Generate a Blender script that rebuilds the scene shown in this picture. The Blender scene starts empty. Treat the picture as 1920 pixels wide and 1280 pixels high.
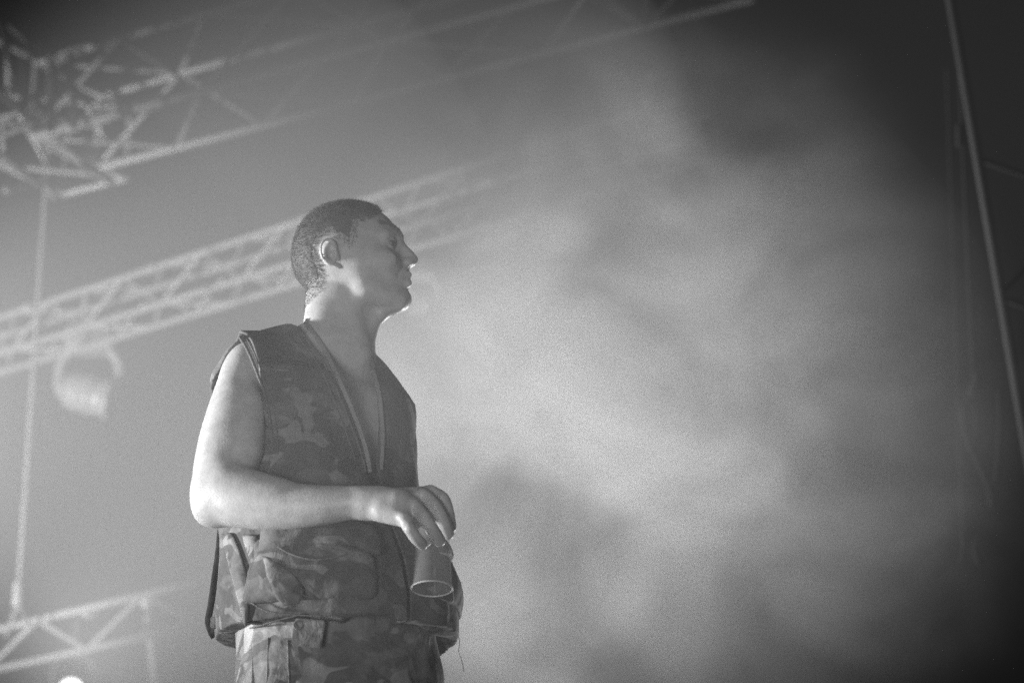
import bpy, bmesh, math, random
import numpy as np
from mathutils import Vector, Matrix

random.seed(7)
rng = np.random.default_rng(7)
scene = bpy.context.scene
col = scene.collection
PI = math.pi

# ------------------------------------------------------------------ camera
CAM_Z, PITCH, FOC = 1.6, math.radians(18.0), 85.0
FPX = FOC / 36.0 * 1920.0
cam_d = bpy.data.cameras.new("camera")
cam = bpy.data.objects.new("camera", cam_d)
col.objects.link(cam)
cam.location = (0, 0, CAM_Z)
cam.rotation_euler = (PI / 2 + PITCH, 0, 0)
cam_d.lens = FOC
cam_d.sensor_width = 36.0
cam_d.clip_start = 0.1
cam_d.clip_end = 400.0
cam_d.dof.use_dof = True
cam_d.dof.focus_distance = 4.27
cam_d.dof.aperture_fstop = 4.0
scene.camera = cam

# ------------------------------------------------------------------ night sky
world = bpy.data.worlds.new("World")
scene.world = world
world.use_nodes = True
wn = world.node_tree
wn.nodes.clear()
w_out = wn.nodes.new("ShaderNodeOutputWorld")
w_bg = wn.nodes.new("ShaderNodeBackground")
w_bw = wn.nodes.new("ShaderNodeRGBToBW")
w_sky = wn.nodes.new("ShaderNodeTexSky")
w_sky.sky_type = 'NISHITA'
w_sky.sun_disc = False
w_sky.sun_elevation = math.radians(-4.0)
w_sky.sun_rotation = math.radians(290.0)
wn.links.new(w_sky.outputs[0], w_bw.inputs[0])
wn.links.new(w_bw.outputs[0], w_bg.inputs[0])
wn.links.new(w_bg.outputs[0], w_out.inputs[0])
w_bg.inputs[1].default_value = 0.05
world.cycles.sampling_method = 'NONE'

scene.view_settings.view_transform = 'Standard'
scene.view_settings.look = 'None'
scene.view_settings.exposure = 0.0
scene.view_settings.gamma = 1.0
scene.view_settings.use_curve_mapping = False
scene.cycles.volume_bounces = 0
scene.cycles.max_bounces = 6
scene.cycles.transparent_max_bounces = 24
scene.cycles.sample_clamp_indirect = 0.6
scene.cycles.sample_clamp_direct = 3.0
scene.cycles.volume_step_rate = 8
scene.cycles.volume_max_steps = 256
scene.cycles.use_denoising = False
scene.cycles.sampling_pattern = 'BLUE_NOISE'
scene.cycles.use_adaptive_sampling = False


# ------------------------------------------------------------------ picture -> place
def ray(px, py):
    u, v = (px - 960.0) / FPX, (640.0 - py) / FPX
    c, s = math.cos(PITCH), math.sin(PITCH)
    return Vector((u, c - v * s, s + v * c))


def at(px, py, y):
    d = ray(px, py)
    t = y / d.y
    return Vector((0, 0, CAM_Z)) + d * t


def at_z(px, py, z):
    d = ray(px, py)
    t = (z - CAM_Z) / d.z
    return Vector((0, 0, CAM_Z)) + d * t


def mpp(px, py, y):          # metres per photo pixel there
    return (y / ray(px, py).y) / FPX


# ------------------------------------------------------------------ the stage lamps' light, with unseen spots added
def spot(name, loc, target, power, angle, blend=0.6, radius=0.12):
    l = bpy.data.lights.new(name, 'SPOT')
    l.energy = power
    l.spot_size = math.radians(angle)
    l.spot_blend = blend
    l.shadow_soft_size = radius
    o = bpy.data.objects.new(name, l)
    col.objects.link(o)
    o.location = loc
    d = Vector(target) - Vector(loc)
    o.rotation_euler = d.to_track_quat('-Z', 'Y').to_euler()
    return o


PERSON = Vector((-0.33, 4.1, 2.75))
LAMP_POS = at(137, 1290, 16.0)
spot("spot_side_left", (-4.7, 3.85, 2.25), (-0.46, 4.0, 2.78), 2700, 17.5, 1.0, 0.30)
spot("spot_smoke_back", (-3.3, 9.6, 1.45), (0.06, 8.3, 3.85), 9800, 39, 1.0, 0.20)  # unseen lamp added to light the smoke behind the man
spot("spot_haze_left", (-7.0, 14.0, 4.4), (-2.0, 11.7, 5.1), 7500, 40, 1.0, 0.20)  # added, no fixture: brightens the smoky background on the left
spot("spot_wash_left", (-6.5, 11.5, 2.2), (-3.2, 16.2, 7.05), 6300, 48, 1.0, 0.20)  # added out of view so that the left trusses show
spot("spot_rim_low", (1.9, 9.2, 1.7), (-0.2, 4.1, 2.75), 1150, 12, 1.0, 0.08)
spot("spot_fill_front", (-1.3, -0.8, 1.5), (-0.33, 4.1, 2.82), 680, 20, 1.0, 0.7)  # made-up fill near the camera, lifts the man's shaded front
spot("spot_hung_on_truss", LAMP_POS + Vector((0, -.3, 0)), (-.45, 4.1, 2.9), 900, 12, 1.0, 0.16)


# ------------------------------------------------------------------ materials (all grey: black-and-white picture)
def new_mat(name):
    m = bpy.data.materials.new(name)
    m.use_nodes = True
    m.node_tree.nodes.clear()
    return m, m.node_tree.nodes, m.node_tree.links


def ramp(n, stops):
    r = n.new("ShaderNodeValToRGB")
    e = r.color_ramp.elements
    while len(e) < len(stops):
        e.new(0.5)
    for el, (p, v) in zip(e, stops):
        el.position = p
        el.color = (v, v, v, 1)
    return r


def surface_mat(name, base, rough=0.6, metal=0.0, noise_scale=20.0, noise_amt=0.25, bump=0.1, bump_scale=60.0, sss=0.0, sheen=0.0,
                detail=6.0):
    m, n, l = new_mat(name)
    out = n.new("ShaderNodeOutputMaterial")
    b = n.new("ShaderNodeBsdfPrincipled")
    tc = n.new("ShaderNodeTexCoord")
    nz = n.new("ShaderNodeTexNoise")
    nz.inputs["Scale"].default_value = noise_scale
    nz.inputs["Detail"].default_value = detail
    r = ramp(n, [(0.3, base * (1 - noise_amt)), (0.7, base * (1 + noise_amt))])
    l.new(tc.outputs["Object"], nz.inputs["Vector"])
    l.new(nz.outputs["Fac"], r.inputs[0])
    l.new(r.outputs[0], b.inputs["Base Color"])
    b.inputs["Roughness"].default_value = rough
    b.inputs["Metallic"].default_value = metal
    if sss:
        b.inputs["Subsurface Weight"].default_value = sss
        b.inputs["Subsurface Radius"].default_value = (0.008, 0.008, 0.008)
        b.inputs["Subsurface Scale"].default_value = 1.0
    if sheen:
        b.inputs["Sheen Weight"].default_value = sheen
        b.inputs["Sheen Roughness"].default_value = 0.5
    if bump:
        nb = n.new("ShaderNodeTexNoise")
        nb.inputs["Scale"].default_value = bump_scale
        nb.inputs["Detail"].default_value = 4
        bp = n.new("ShaderNodeBump")
        bp.inputs["Strength"].default_value = bump
        bp.inputs["Distance"].default_value = 0.01
        l.new(tc.outputs["Object"], nb.inputs["Vector"])
        l.new(nb.outputs["Fac"], bp.inputs["Height"])
        l.new(bp.outputs[0], b.inputs["Normal"])
    l.new(b.outputs[0], out.inputs[0])
    return m


def camo_mat(name, dark, mid, light, scale=9.0, light_amt=0.62):
    """camouflage cloth: printed patches of three greys, weave and creases"""
    m, n, l = new_mat(name)
    out = n.new("ShaderNodeOutputMaterial")
    b = n.new("ShaderNodeBsdfPrincipled")
    b.inputs["Roughness"].default_value = 0.85
    b.inputs["Sheen Weight"].default_value = 0.02
    tc = n.new("ShaderNodeTexCoord")

    def patch(seed, sc, lo, hi):
        mp = n.new("ShaderNodeMapping")
        mp.inputs["Location"].default_value = (seed, seed * 1.7, -seed)
        mp.inputs["Scale"].default_value = (1.0, 1.0, 1.5)
        nz = n.new("ShaderNodeTexNoise")
        nz.inputs["Scale"].default_value = sc
        nz.inputs["Detail"].default_value = 2.5
        nz.inputs["Distortion"].default_value = 0.9
        l.new(tc.outputs["Object"], mp.inputs[0])
        l.new(mp.outputs[0], nz.inputs["Vector"])
        r = ramp(n, [(lo, 0.0), (hi, 1.0)])
        l.new(nz.outputs["Fac"], r.inputs[0])
        return r
    p1 = patch(3.1, scale, 0.50, 0.53)
    p2 = patch(11.7, scale * 1.2, light_amt, light_amt + 0.03)
    m1 = n.new("ShaderNodeMix"); m1.data_type = 'RGBA'
    m1.inputs["A"].default_value = (dark, dark, dark, 1)
    m1.inputs["B"].default_value = (mid, mid, mid, 1)
    l.new(p1.outputs[0], m1.inputs["Factor"])
    m2 = n.new("ShaderNodeMix"); m2.data_type = 'RGBA'
    m2.inputs["B"].default_value = (light, light, light, 1)
    l.new(p2.outputs[0], m2.inputs["Factor"])
    l.new(m1.outputs["Result"], m2.inputs["A"])
    # worn print
    nz = n.new("ShaderNodeTexNoise"); nz.inputs["Scale"].default_value = 45; nz.inputs["Detail"].default_value = 6
    rr = ramp(n, [(0.3, 0.78), (0.7, 1.15)])
    l.new(tc.outputs["Object"], nz.inputs["Vector"]); l.new(nz.outputs["Fac"], rr.inputs[0])
    m3 = n.new("ShaderNodeMix"); m3.data_type = 'RGBA'; m3.blend_type = 'MULTIPLY'
    m3.inputs["Factor"].default_value = 1.0
    l.new(m2.outputs["Result"], m3.inputs["A"]); l.new(rr.outputs[0], m3.inputs["B"])
    l.new(m3.outputs["Result"], b.inputs["Base Color"])
    # creases and weave as fine relief
    n1 = n.new("ShaderNodeTexNoise"); n1.inputs["Scale"].default_value = 22; n1.inputs["Detail"].default_value = 5; n1.inputs["Distortion"].default_value = 0.6
    n2 = n.new("ShaderNodeTexNoise"); n2.inputs["Scale"].default_value = 320; n2.inputs["Detail"].default_value = 2
    l.new(tc.outputs["Object"], n1.inputs["Vector"]); l.new(tc.outputs["Object"], n2.inputs["Vector"])
    b1 = n.new("ShaderNodeBump"); b1.inputs["Strength"].default_value = 0.7; b1.inputs["Distance"].default_value = 0.012
    b2 = n.new("ShaderNodeBump"); b2.inputs["Strength"].default_value = 0.25; b2.inputs["Distance"].default_value = 0.002
    l.new(n1.outputs["Fac"], b1.inputs["Height"]); l.new(n2.outputs["Fac"], b2.inputs["Height"])
    l.new(b1.outputs[0], b2.inputs["Normal"]); l.new(b2.outputs[0], b.inputs["Normal"])
    l.new(b.outputs[0], out.inputs[0])
    return m


M = {}
M['skin'] = surface_mat("skin", 0.48, 0.46, 0, 55, 0.14, 0.07, 260, sss=0.25)
M['hair'] = surface_mat("hair", 0.12, 0.75, 0, 90, 0.4, 0.0)
M['eye'] = surface_mat("eye", 0.22, 0.2, 0, 10, 0.05, 0)  # white of the eye kept grey, socket shade put into its colour
M['vest'] = camo_mat("camo_vest_cloth", 0.085, 0.125, 0.200, 11.0, 0.58)
M['vest_trim'] = surface_mat("vest_binding_cloth", 0.12, 0.85, 0, 60, 0.3, 0.3, 200)
M['vest_lit'] = camo_mat("camo_vest_cloth_lit", 0.09, 0.17, 0.27, 12.0, 0.55)  # paler copy of the vest cloth, light on loose folds put into the colour
M['lining'] = surface_mat("vest_lining", 0.10, 0.9, 0, 40, 0.2, 0.3, 120)
M['trousers'] = camo_mat("camo_trouser_cloth", 0.16, 0.24, 0.36, 11.0, 0.52)
M['strap'] = surface_mat("lanyard_webbing", 0.22, 0.7, 0, 80, 0.1, 0.3, 300)
M['boot'] = surface_mat("boot_leather", 0.04, 0.5, 0, 30, 0.3, 0.2, 80)
M['alu'] = surface_mat("aluminium_tube", 0.30, 0.45, 0.15, 8, 0.25, 0.1, 50)
M['mast'] = surface_mat("dark_mast_steel", 0.03, 0.8, 0.0, 10, 0.3, 0.15, 60)
M['mast'].node_tree.nodes['Principled BSDF'].inputs['Specular IOR Level'].default_value = 0.1
M['bright'] = surface_mat("bright_steel", 0.75, 0.35, 0, 20, 0.15, 0)
M['steel'] = surface_mat("steel_cable", 0.25, 0.5, 0.2, 20, 0.25, 0.2, 100)
M['black'] = surface_mat("black_lamp_housing", 0.06, 0.45, 0, 20, 0.3, 0.05, 60)
M['grey_housing'] = surface_mat("grey_lamp_housing", 0.32, 0.4, 0.2, 20, 0.2, 0.05, 60)
M['ground'] = surface_mat("asphalt_ground", 0.05, 0.9, 0, 3, 0.4, 0.4, 30)
M['deck'] = surface_mat("black_stage_deck", 0.04, 0.6, 0, 6, 0.35, 0.15, 50)
M['cloth_black'] = surface_mat("black_stage_skirt", 0.03, 0.9, 0, 6, 0.3, 0.2, 30)


def plastic_mat():
    """thin clear plastic: mostly seen through, with gloss and a little milkiness"""
    m, n, l = new_mat("cup_plastic")
    out = n.new("ShaderNodeOutputMaterial")
    b = n.new("ShaderNodeBsdfPrincipled")
    b.inputs["Base Color"].default_value = (0.85, 0.85, 0.85, 1)
    b.inputs["Roughness"].default_value = 0.15
    t = n.new("ShaderNodeBsdfTransparent")
    mx = n.new("ShaderNodeMixShader")
    fr = n.new("ShaderNodeLayerWeight"); fr.inputs[0].default_value = 0.25
    r = ramp(n, [(0.0, 0.035), (0.9, 0.26)])
    l.new(fr.outputs["Facing"], r.inputs[0])
    l.new(r.outputs[0], mx.inputs[0])
    l.new(t.outputs[0], mx.inputs[1]); l.new(b.outputs[0], mx.inputs[2])
    l.new(mx.outputs[0], out.inputs[0])
    return m


M['cup'] = plastic_mat()
M['cup_rim'] = surface_mat("cup_rim_plastic", 0.7, 0.25, 0, 50, 0.1, 0)


def glow_mat(name, strength):
    m, n, l = new_mat(name)
    out = n.new("ShaderNodeOutputMaterial")
    e = n.new("ShaderNodeEmission")
    e.inputs[0].default_value = (1, 1, 1, 1)
    e.inputs[1].default_value = strength
    m.cycles.emission_sampling = 'NONE'
    l.new(e.outputs[0], out.inputs[0])
    return m


M['lens_lit'] = glow_mat("lit_lamp_lens", 5.0)
M['lens'] = surface_mat("lamp_lens_glass", 0.06, 0.1, 0, 8, 0.1, 0)


# ------------------------------------------------------------------ object helpers
def tag(o, label=None, cat=None, group=None, kind=None):
    if label: o["label"] = label
    if cat: o["category"] = cat
    if group: o["group"] = group
    if kind: o["kind"] = kind
    return o


def empty(name, loc, label, cat, group=None):
    o = bpy.data.objects.new(name, None)
    col.objects.link(o)
    o.location = loc
    o.empty_display_size = 0.1
    tag(o, label, cat, group)
    return o


def link(name, me, mat, parent=None, matrix=None):
    o = bpy.data.objects.new(name, me)
    col.objects.link(o)
    if mat is not None and not me.materials:
        me.materials.append(mat)
    if matrix is not None:
        o.matrix_world = matrix
    if parent is not None:
        o.parent = parent
        o.matrix_parent_inverse = world_of(parent).inverted()
    return o


def world_of(o):
    m = o.matrix_basis.copy()
    if o.parent is not None:
        m = world_of(o.parent) @ o.matrix_parent_inverse @ m
    return m


def mesh_np(name, v, faces, smooth=True):
    me = bpy.data.meshes.new(name)
    v = np.asarray(v, dtype=np.float64)
    me.from_pydata(v.tolist(), [], faces if isinstance(faces, list) else faces.tolist())
    if smooth:
        me.polygons.foreach_set("use_smooth", [True] * len(me.polygons))
    me.update()
    return me


def unit_cyl(name, seg=10):
    bm = bmesh.new()
    bmesh.ops.create_cone(bm, cap_ends=True, segments=seg, radius1=1, radius2=1, depth=1)
    for f in bm.faces:
        f.smooth = len(f.verts) == 4
    me = bpy.data.meshes.new(name)
    bm.to_mesh(me)
    bm.free()
    return me


CYL = {}


def tube(name, p, q, r, mat, parent):
    p, q = Vector(p), Vector(q)
    d = q - p
    if mat.name not in CYL:
        CYL[mat.name] = unit_cyl("tube_" + mat.name)
        CYL[mat.name].materials.append(mat)
    mw = Matrix.Translation((p + q) / 2) @ d.to_track_quat('Z', 'Y').to_matrix().to_4x4() @ Matrix.Diagonal((r, r, d.length, 1))
    return link(name, CYL[mat.name], None, parent, mw)


def sweep(pts, r, seg=8, closed=False, flat=1.0, up=None):
    """tube (or flat ribbon) along a polyline; r number or list"""
    pts = [Vector(p) for p in pts]
    n = len(pts)
    rs = r if isinstance(r, (list, tuple)) else [r] * n
    V, F = [], []
    prev = None
    for i, p in enumerate(pts):
        a = pts[i - 1] if (i > 0 or closed) else p
        b = pts[(i + 1) % n] if (i < n - 1 or closed) else p
        t = (b - a).normalized()
        if up is not None:
            u = up[i] if isinstance(up, list) else up
            nrm = (Vector(u) - t * t.dot(Vector(u))).normalized()
        elif prev is None:
            nrm = t.orthogonal().normalized()
        else:
            nrm = (prev - t * t.dot(prev)).normalized()
        prev = nrm
        bi = t.cross(nrm)
        for k in range(seg):
            th = 2 * PI * k / seg
            V.append(p + nrm * (math.cos(th) * rs[i] * flat) + bi * (math.sin(th) * rs[i]))
    m = n if closed else n - 1
    for i in range(m):
        for k in range(seg):
            a, b = i * seg + k, i * seg + (k + 1) % seg
            c, d = ((i + 1) % n) * seg + (k + 1) % seg, ((i + 1) % n) * seg + k
            F.append((a, b, c, d))
    if not closed:
        F.append(tuple(range(seg))[::-1])
        F.append(tuple((n - 1) * seg + k for k in range(seg)))
    return V, F


def lathe(profile, seg=24):
    V, F = [], []
    for (r, z) in profile:
        for k in range(seg):
            th = 2 * PI * k / seg
            V.append((r * math.cos(th), r * math.sin(th), z))
    for i in range(len(profile) - 1):
        for k in range(seg):
            F.append((i * seg + k, i * seg + (k + 1) % seg, (i + 1) * seg + (k + 1) % seg, (i + 1) * seg + k))
    return V, F


def box_me(name, sx, sy, sz, bevel=0.01):
    bm = bmesh.new()
    bmesh.ops.create_cube(bm, size=1)
    bmesh.ops.scale(bm, vec=(sx, sy, sz), verts=bm.verts)
    if bevel:
        bmesh.ops.bevel(bm, geom=bm.edges[:], offset=bevel, segments=2, affect='EDGES')
    me = bpy.data.meshes.new(name)
    bm.to_mesh(me)
    bm.free()
    return me


def catmull(pts, per=8, closed=False):
    P = [Vector(p) for p in pts]
    out = []
    n = len(P)
    for i in range(n if closed else n - 1):
        if closed:
            p0, p1, p2, p3 = P[i - 1], P[i], P[(i + 1) % n], P[(i + 2) % n]
        else:
            p0, p1, p2, p3 = P[max(i - 1, 0)], P[i], P[i + 1], P[min(i + 2, n - 1)]
        for k in range(per):
            t = k / per
            out.append(0.5 * ((2 * p1) + (p2 - p0) * t + (2 * p0 - 5 * p1 + 4 * p2 - p3) * t * t + (3 * p1 - p0 - 3 * p2 + p3) * t ** 3))
    if not closed:
        out.append(P[-1])
    return out


# ------------------------------------------------------------------ ground, stage
def sheet(name, x0, x1, y0, y1, z, mat):
    me = bpy.data.meshes.new(name)
    me.from_pydata([(x0, y0, z), (x1, y0, z), (x1, y1, z), (x0, y1, z)], [], [(0, 1, 2, 3)])
    o = link(name, me, mat)
    tag(o, kind="structure")
    return o


DECK_Z = 1.36
sheet("ground", -120, 120, -60, 160, 0.0, M['ground'])
deck = link("stage_floor", box_me("stage_floor", 20, 18, 0.12, 0.01), M['deck'], None, Matrix.Translation((0, 12.3, DECK_Z - 0.06)))
tag(deck, kind="structure")
skirt = link("stage_front_wall", box_me("stage_front_wall", 20, 0.04, DECK_Z - 0.13, 0.0), M['cloth_black'], None,
             Matrix.Translation((0, 3.4, (DECK_Z - 0.13) / 2)))
tag(skirt, kind="structure")


# ------------------------------------------------------------------ roof trusses
def box_truss(name, label, p, q, w, h, r_chord, r_brace, step, flat=False, w_dir=None, skip=None):
    """p, q: ends of the near-bottom chord; w goes away from the camera, h up"""
    p, q = Vector(p), Vector(q)
    d = (q - p)
    L = d.length
    d.normalize()
    side = Vector((d.y, -d.x, 0)).normalized()
    if side.y < 0:
        side = -side
    up = Vector((0, 0, 1))
    t = empty(name, p, label, "truss", "aluminium lighting trusses of the stage roof")
    offs = [Vector((0, 0, 0)), side * w, up * h, side * w + up * h]
    if flat:
        offs = [Vector((0, 0, 0)), up * h]
    for o in offs:
        tube("chord", p + o, q + o, r_chord, M['alu'], t)
    n = int(L / step)
    faces = [(offs[0], offs[1])] if flat else [(offs[0], offs[1]), (offs[0], offs[2]), (offs[1], offs[3]), (offs[2], offs[3])]
    for (a, b) in faces:
        for i in range(n):
            s0, s1 = i * L / n, (i + 1) * L / n
            if i % 2:
                a, b = b, a
            tube("brace", p + d * s0 + a, p + d * s1 + b, r_brace, M['alu'], t)
            if i % 2:
                a, b = b, a
    if not flat:
        for i in range(0, n + 1, 6):     # end frames where two truss sections bolt together
            s = i * L / n
            for (a, b) in faces:
                tube("frame_tube", p + d * s + a, p + d * s + b, r_brace * 1.3, M['alu'], t)
    return t, d, side


def line_z(a, b, z, ta, tb):
    """two picture points on a level tube at height z -> ends at parameters ta, tb along it"""
    A, B = at_z(*a, z), at_z(*b, z)
    return A + (B - A) * ta, A + (B - A) * tb


# upper truss (its near bottom chord runs from the left edge up and out of the top)
pA, qA = line_z((270, 200), (640, 100), 7.6, -0.62, 2.6)
trussA, dA, sA = box_truss("roof_truss", "upper pale truss running from the left corner joint out of the top of the picture",
                           pA, qA, 0.62, 0.52, 0.027, 0.016, 0.62)
# middle truss behind the head
pB, qB = line_z((0, 662), (537, 497), 7.3, -0.5, 2.08)
trussB, dB, sB = box_truss("roof_truss", "middle truss passing behind the man's head, brightest on its left half",
                           pB, qB, 0.32, 0.30, 0.026, 0.013, 0.42)
# low truss at the bottom left
yC = 16.0
zC = at(0, 1252, yC).z
pC, qC = line_z((0, 1252), (387, 1167.5), zC, -0.6, 1.75)
trussC, dC, sC = box_truss("ladder_truss", "low ladder truss at the bottom left behind the man's back",
                           pC, qC, 0.3, 0.27, 0.024, 0.018, 0.55, flat=True)
# cross truss that meets the upper one in the left corner (comes towards the camera)
pX = pA + dA * 1.1
dX = Vector((-dA.y, dA.x, 0))
if dX.y > 0:
    dX = -dX
cornerA = at_z(95, 255, 7.6)
trussX, _, _ = box_truss("roof_truss", "short cross truss meeting the upper truss in the top left corner",
                         cornerA - dX * 0.9 + Vector((-0.1, 0, 0.02)), cornerA + dX * 4.5 + Vector((-0.1, 0, 0.02)), 0.55, 0.5, 0.026, 0.016, 0.55)

# corner block where the two meet, with its splayed tubes
blk = empty("truss_corner", cornerA, "dense corner joint of splayed tubes at the top left of the roof", "truss corner")
for (a, b, r) in [((0, 40), (35, 175), .022), ((20, 50), (70, 92), .022), ((98, 120), (95, 245), .03), ((135, 150), (140, 240), .022),
                  ((45, 110), (45, 210), .022), ((0, 175), (75, 238), .024), ((105, 265), (215, 345), .024), ((5, 290), (78, 350), .026),
                  ((10, 358), (75, 335), .022), ((150, 310), (205, 340), .022), ((98, 118), (155, 95), .02), ((70, 160), (80, 235), .02),
                  ((140, 165), (165, 195), .02), ((150, 250), (185, 290), .02), ((80, 335), (105, 372), .026), ((0, 220), (60, 205), .022),
                  ((0, 255), (70, 228), .022)]:
    ya = 13.6 + random.uniform(-0.15, 0.25)
    tube("joint_tube", at(*a, ya), at(*b, ya + random.uniform(-.2, .2)), r, M['alu'], blk)

# suspension pipe from the corner down to the low truss
yS = 15.2
sus = empty("suspension_rod", at(92, 258, yS), "long thin rod hanging from the corner joint down the left edge", "rod")
tube("rod", at(92, 258, yS), at(36, 1098, yS), 0.015, M['steel'], sus)
tube("hook_block", at(36, 1092, yS), at(33, 1135, yS), 0.036, M['alu'], sus)
tube("bridle_leg", at(33, 1132, yS), at(12, 1192, yS + .3), 0.012, M['steel'], sus)
tube("bridle_leg", at(33, 1132, yS), at(62, 1180, yS + .3), 0.012, M['steel'], sus)

# slanted pole clamped to the low truss
pole = empty("slanted_pole", at(274, 1116, 15.9), "slanted pole clamped to the low truss behind the man's hip", "pole")
tube("pole_shaft", at(274, 1116, 15.9), at(294, 1300, 15.9), 0.030, M['alu'], pole)
tube("clamp", at(273, 1112, 15.88), at(276, 1136, 15.88), 0.048, M['alu'], pole)
tube("clamp", at(279, 1178, 15.88), at(281, 1200, 15.88), 0.044, M['alu'], pole)


# couplers on the trusses that catch the light
def coupler(px, py, y, r, L, label, dirv):
    c = at(px, py, y)
    o = tube("coupler", c - dirv * L / 2, c + dirv * L / 2, r, M['alu'], None)
    tag(o, label, "coupler", "couplers on the trusses")


yB = at_z(285, 501, 7.6).y
coupler(285, 503, yB, .036, .10, "round coupler on the middle truss's top tube, left of a brighter one", dB)
coupler(336, 488, yB - .1, .042, .14, "bright round coupler on the middle truss's top tube nearest the man's head", dB)
coupler(52, 577, yB + .6, .036, .09, "small round coupler at the left end of the middle truss's top tube", dB)
yA = at_z(270, 198, 7.6).y
coupler(268, 199, yA, .045, .36, "bright coupler sleeve on the upper truss beyond the corner joint", dA)
coupler(155, 231, yA + .6, .042, .45, "long sleeve beside the corner joint on the upper truss", dA)
coupler(118, 226, yA + .6, .04, .08, "small round knob on top of the corner joint", Vector((0, 0, 1)))
coupler(175, 1146, 15.9, .036, .16, "sleeve on the low truss's top tube", dC)


# ------------------------------------------------------------------ hanging stage lamps
def stage_lamp(px, py, y, size, aim, label, lit=False, mat=None, drop=0.35):
    """moving-head lamp hanging from a pipe: clamp, base box, yoke with two arms, drum-shaped head with lens"""
    c = at(px, py, y)
    t = empty("stage_lamp", c, label, "stage lamp", "stage lamps hanging from the trusses")
    mat = mat or M['grey_housing']
    s = size
    link("base_box", box_me("base_box", .95 * s, .62 * s, .30 * s, .04 * s), mat, t, Matrix.Translation(c + Vector((0, 0, .98 * s))))
    link("clamp", box_me("clamp", .14 * s, .14 * s, drop * s, .02 * s), mat, t, Matrix.Translation(c + Vector((0, 0, (1.14 + drop / 2) * s))))
    for sg in (-1, 1):
        V, F = sweep(catmull([c + Vector((sg * .40 * s, 0, .84 * s)), c + Vector((sg * .56 * s, 0, .60 * s)),
                              c + Vector((sg * .58 * s, 0, .2 * s)), c + Vector((sg * .50 * s, 0, -.04 * s))], 6), .10 * s, 8)
        link("yoke_arm", mesh_np("yoke_arm", V, F), mat, t)
    R = Vector(aim).to_track_quat('Z', 'Y').to_matrix().to_4x4()
    V, F = lathe([(0.0, -.50 * s), (.20 * s, -.49 * s), (.34 * s, -.42 * s), (.38 * s, -.25 * s), (.37 * s, .0), (.42 * s, .05 * s), (.42 * s, .12 * s),
                  (.36 * s, .16 * s), (.37 * s, .42 * s), (.40 * s, .45 * s), (.40 * s, .52 * s), (.35 * s, .52 * s), (.34 * s, .47 * s)], 28)
    head = link("lamp_head", mesh_np("lamp_head", V, F), mat, t, Matrix.Translation(c) @ R)
    V, F = lathe([(.34 * s, .47 * s), (.26 * s, .50 * s), (.14 * s, .52 * s), (0.0, .525 * s)], 28)
    link("lens", mesh_np("lens", V, F), M['lens_lit'] if lit else M['lens'], t, Matrix.Translation(c) @ R)
    return t


stage_lamp(165, 738, 17.8, .40, (0.9, -0.1, -0.25), "large moving-head lamp hanging under the left end of the middle truss")
stage_lamp(137, 1292, 16.2, .24, (0.05, -1.0, -0.25), "lit lamp glowing at the bottom edge under the low truss", lit=True, mat=M['black'], drop=.9)
stage_lamp(1458, 372, 15.0, .26, (-0.8, -0.4, -0.3), "unlit lamp half lost in the smoke at the upper right")
stage_lamp(1238, 196, 16.0, .20, (-0.6, -0.4, -0.6), "small dim lamp above the smoke right of the top centre")
stage_lamp(792, 566, 17.0, .20, (-0.7, -0.5, -0.3), "small blurred lamp just in front of the man's mouth and chin")


# ------------------------------------------------------------------ tower and cables on the right
yT = 9.2
tower = empty("mast_tower", at(1905, 900, yT), "dim leaning tower mast with lattice braces at the right edge", "tower")
tube("leg", at(1766, -100, yT), at(1990, 1215, yT), 0.021, M['mast'], tower)
tube("leg", at(2010, 60, yT + .5), at(2150, 1200, yT + .5), 0.028, M['mast'], tower)
for k in range(4):
    y0, y1 = 300 + 260 * k, 372 + 260 * k
    xa = 1800 + (y0 - 100) * .1704
    xb = 2010 + (y1 - 60) * .1228
    tube("brace", at(xa + 6, y0, yT + .02), at(xb, y1, yT + .5), 0.012, M['mast'], tower)
    tube("brace", at(xb, y1, yT + .5), at(xa + .1704 * 250, y0 + 250, yT + .02), 0.012, M['mast'], tower)

cab = empty("hanging_cable", at(1800, 60, 9.6), "thin vertical cable with a bright shackle and slack loops at the right", "cable")
tube("cable_run", at(1797, 60, 9.6), at(1826, 712, 9.6), 0.009, M['mast'], cab)
tube("turnbuckle", at(1800, 236, 9.59), at(1801, 276, 9.59), 0.018, M['mast'], cab)
tube("shackle", at(1836, 706, 9.57), at(1822, 744, 9.57), 0.024, M['mast'], cab)
for pts in ([(1824, 742), (1806, 770), (1812, 815), (1828, 850), (1832, 780), (1826, 742)],
            [(1828, 850), (1840, 880), (1855, 915), (1862, 950), (1870, 880), (1876, 800), (1874, 730)],
            [(1806, 1000), (1808, 1030), (1802, 1055)], [(1838, 1005), (1828, 1030), (1840, 1060)]):
    V, F = sweep(catmull([at(a, b, 9.58) for a, b in pts], 6), 0.011, 6)
    link("slack_loop", mesh_np("slack_loop", V, F), M['mast'], cab)
cab2 = empty("hanging_cable", at(1778, 150, 11.0), "faint second cable hanging left of the shackled one", "cable")
tube("cable_run", at(1776, 130, 11.0), at(1806, 1010, 11.0), 0.008, M['mast'], cab2)


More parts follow.
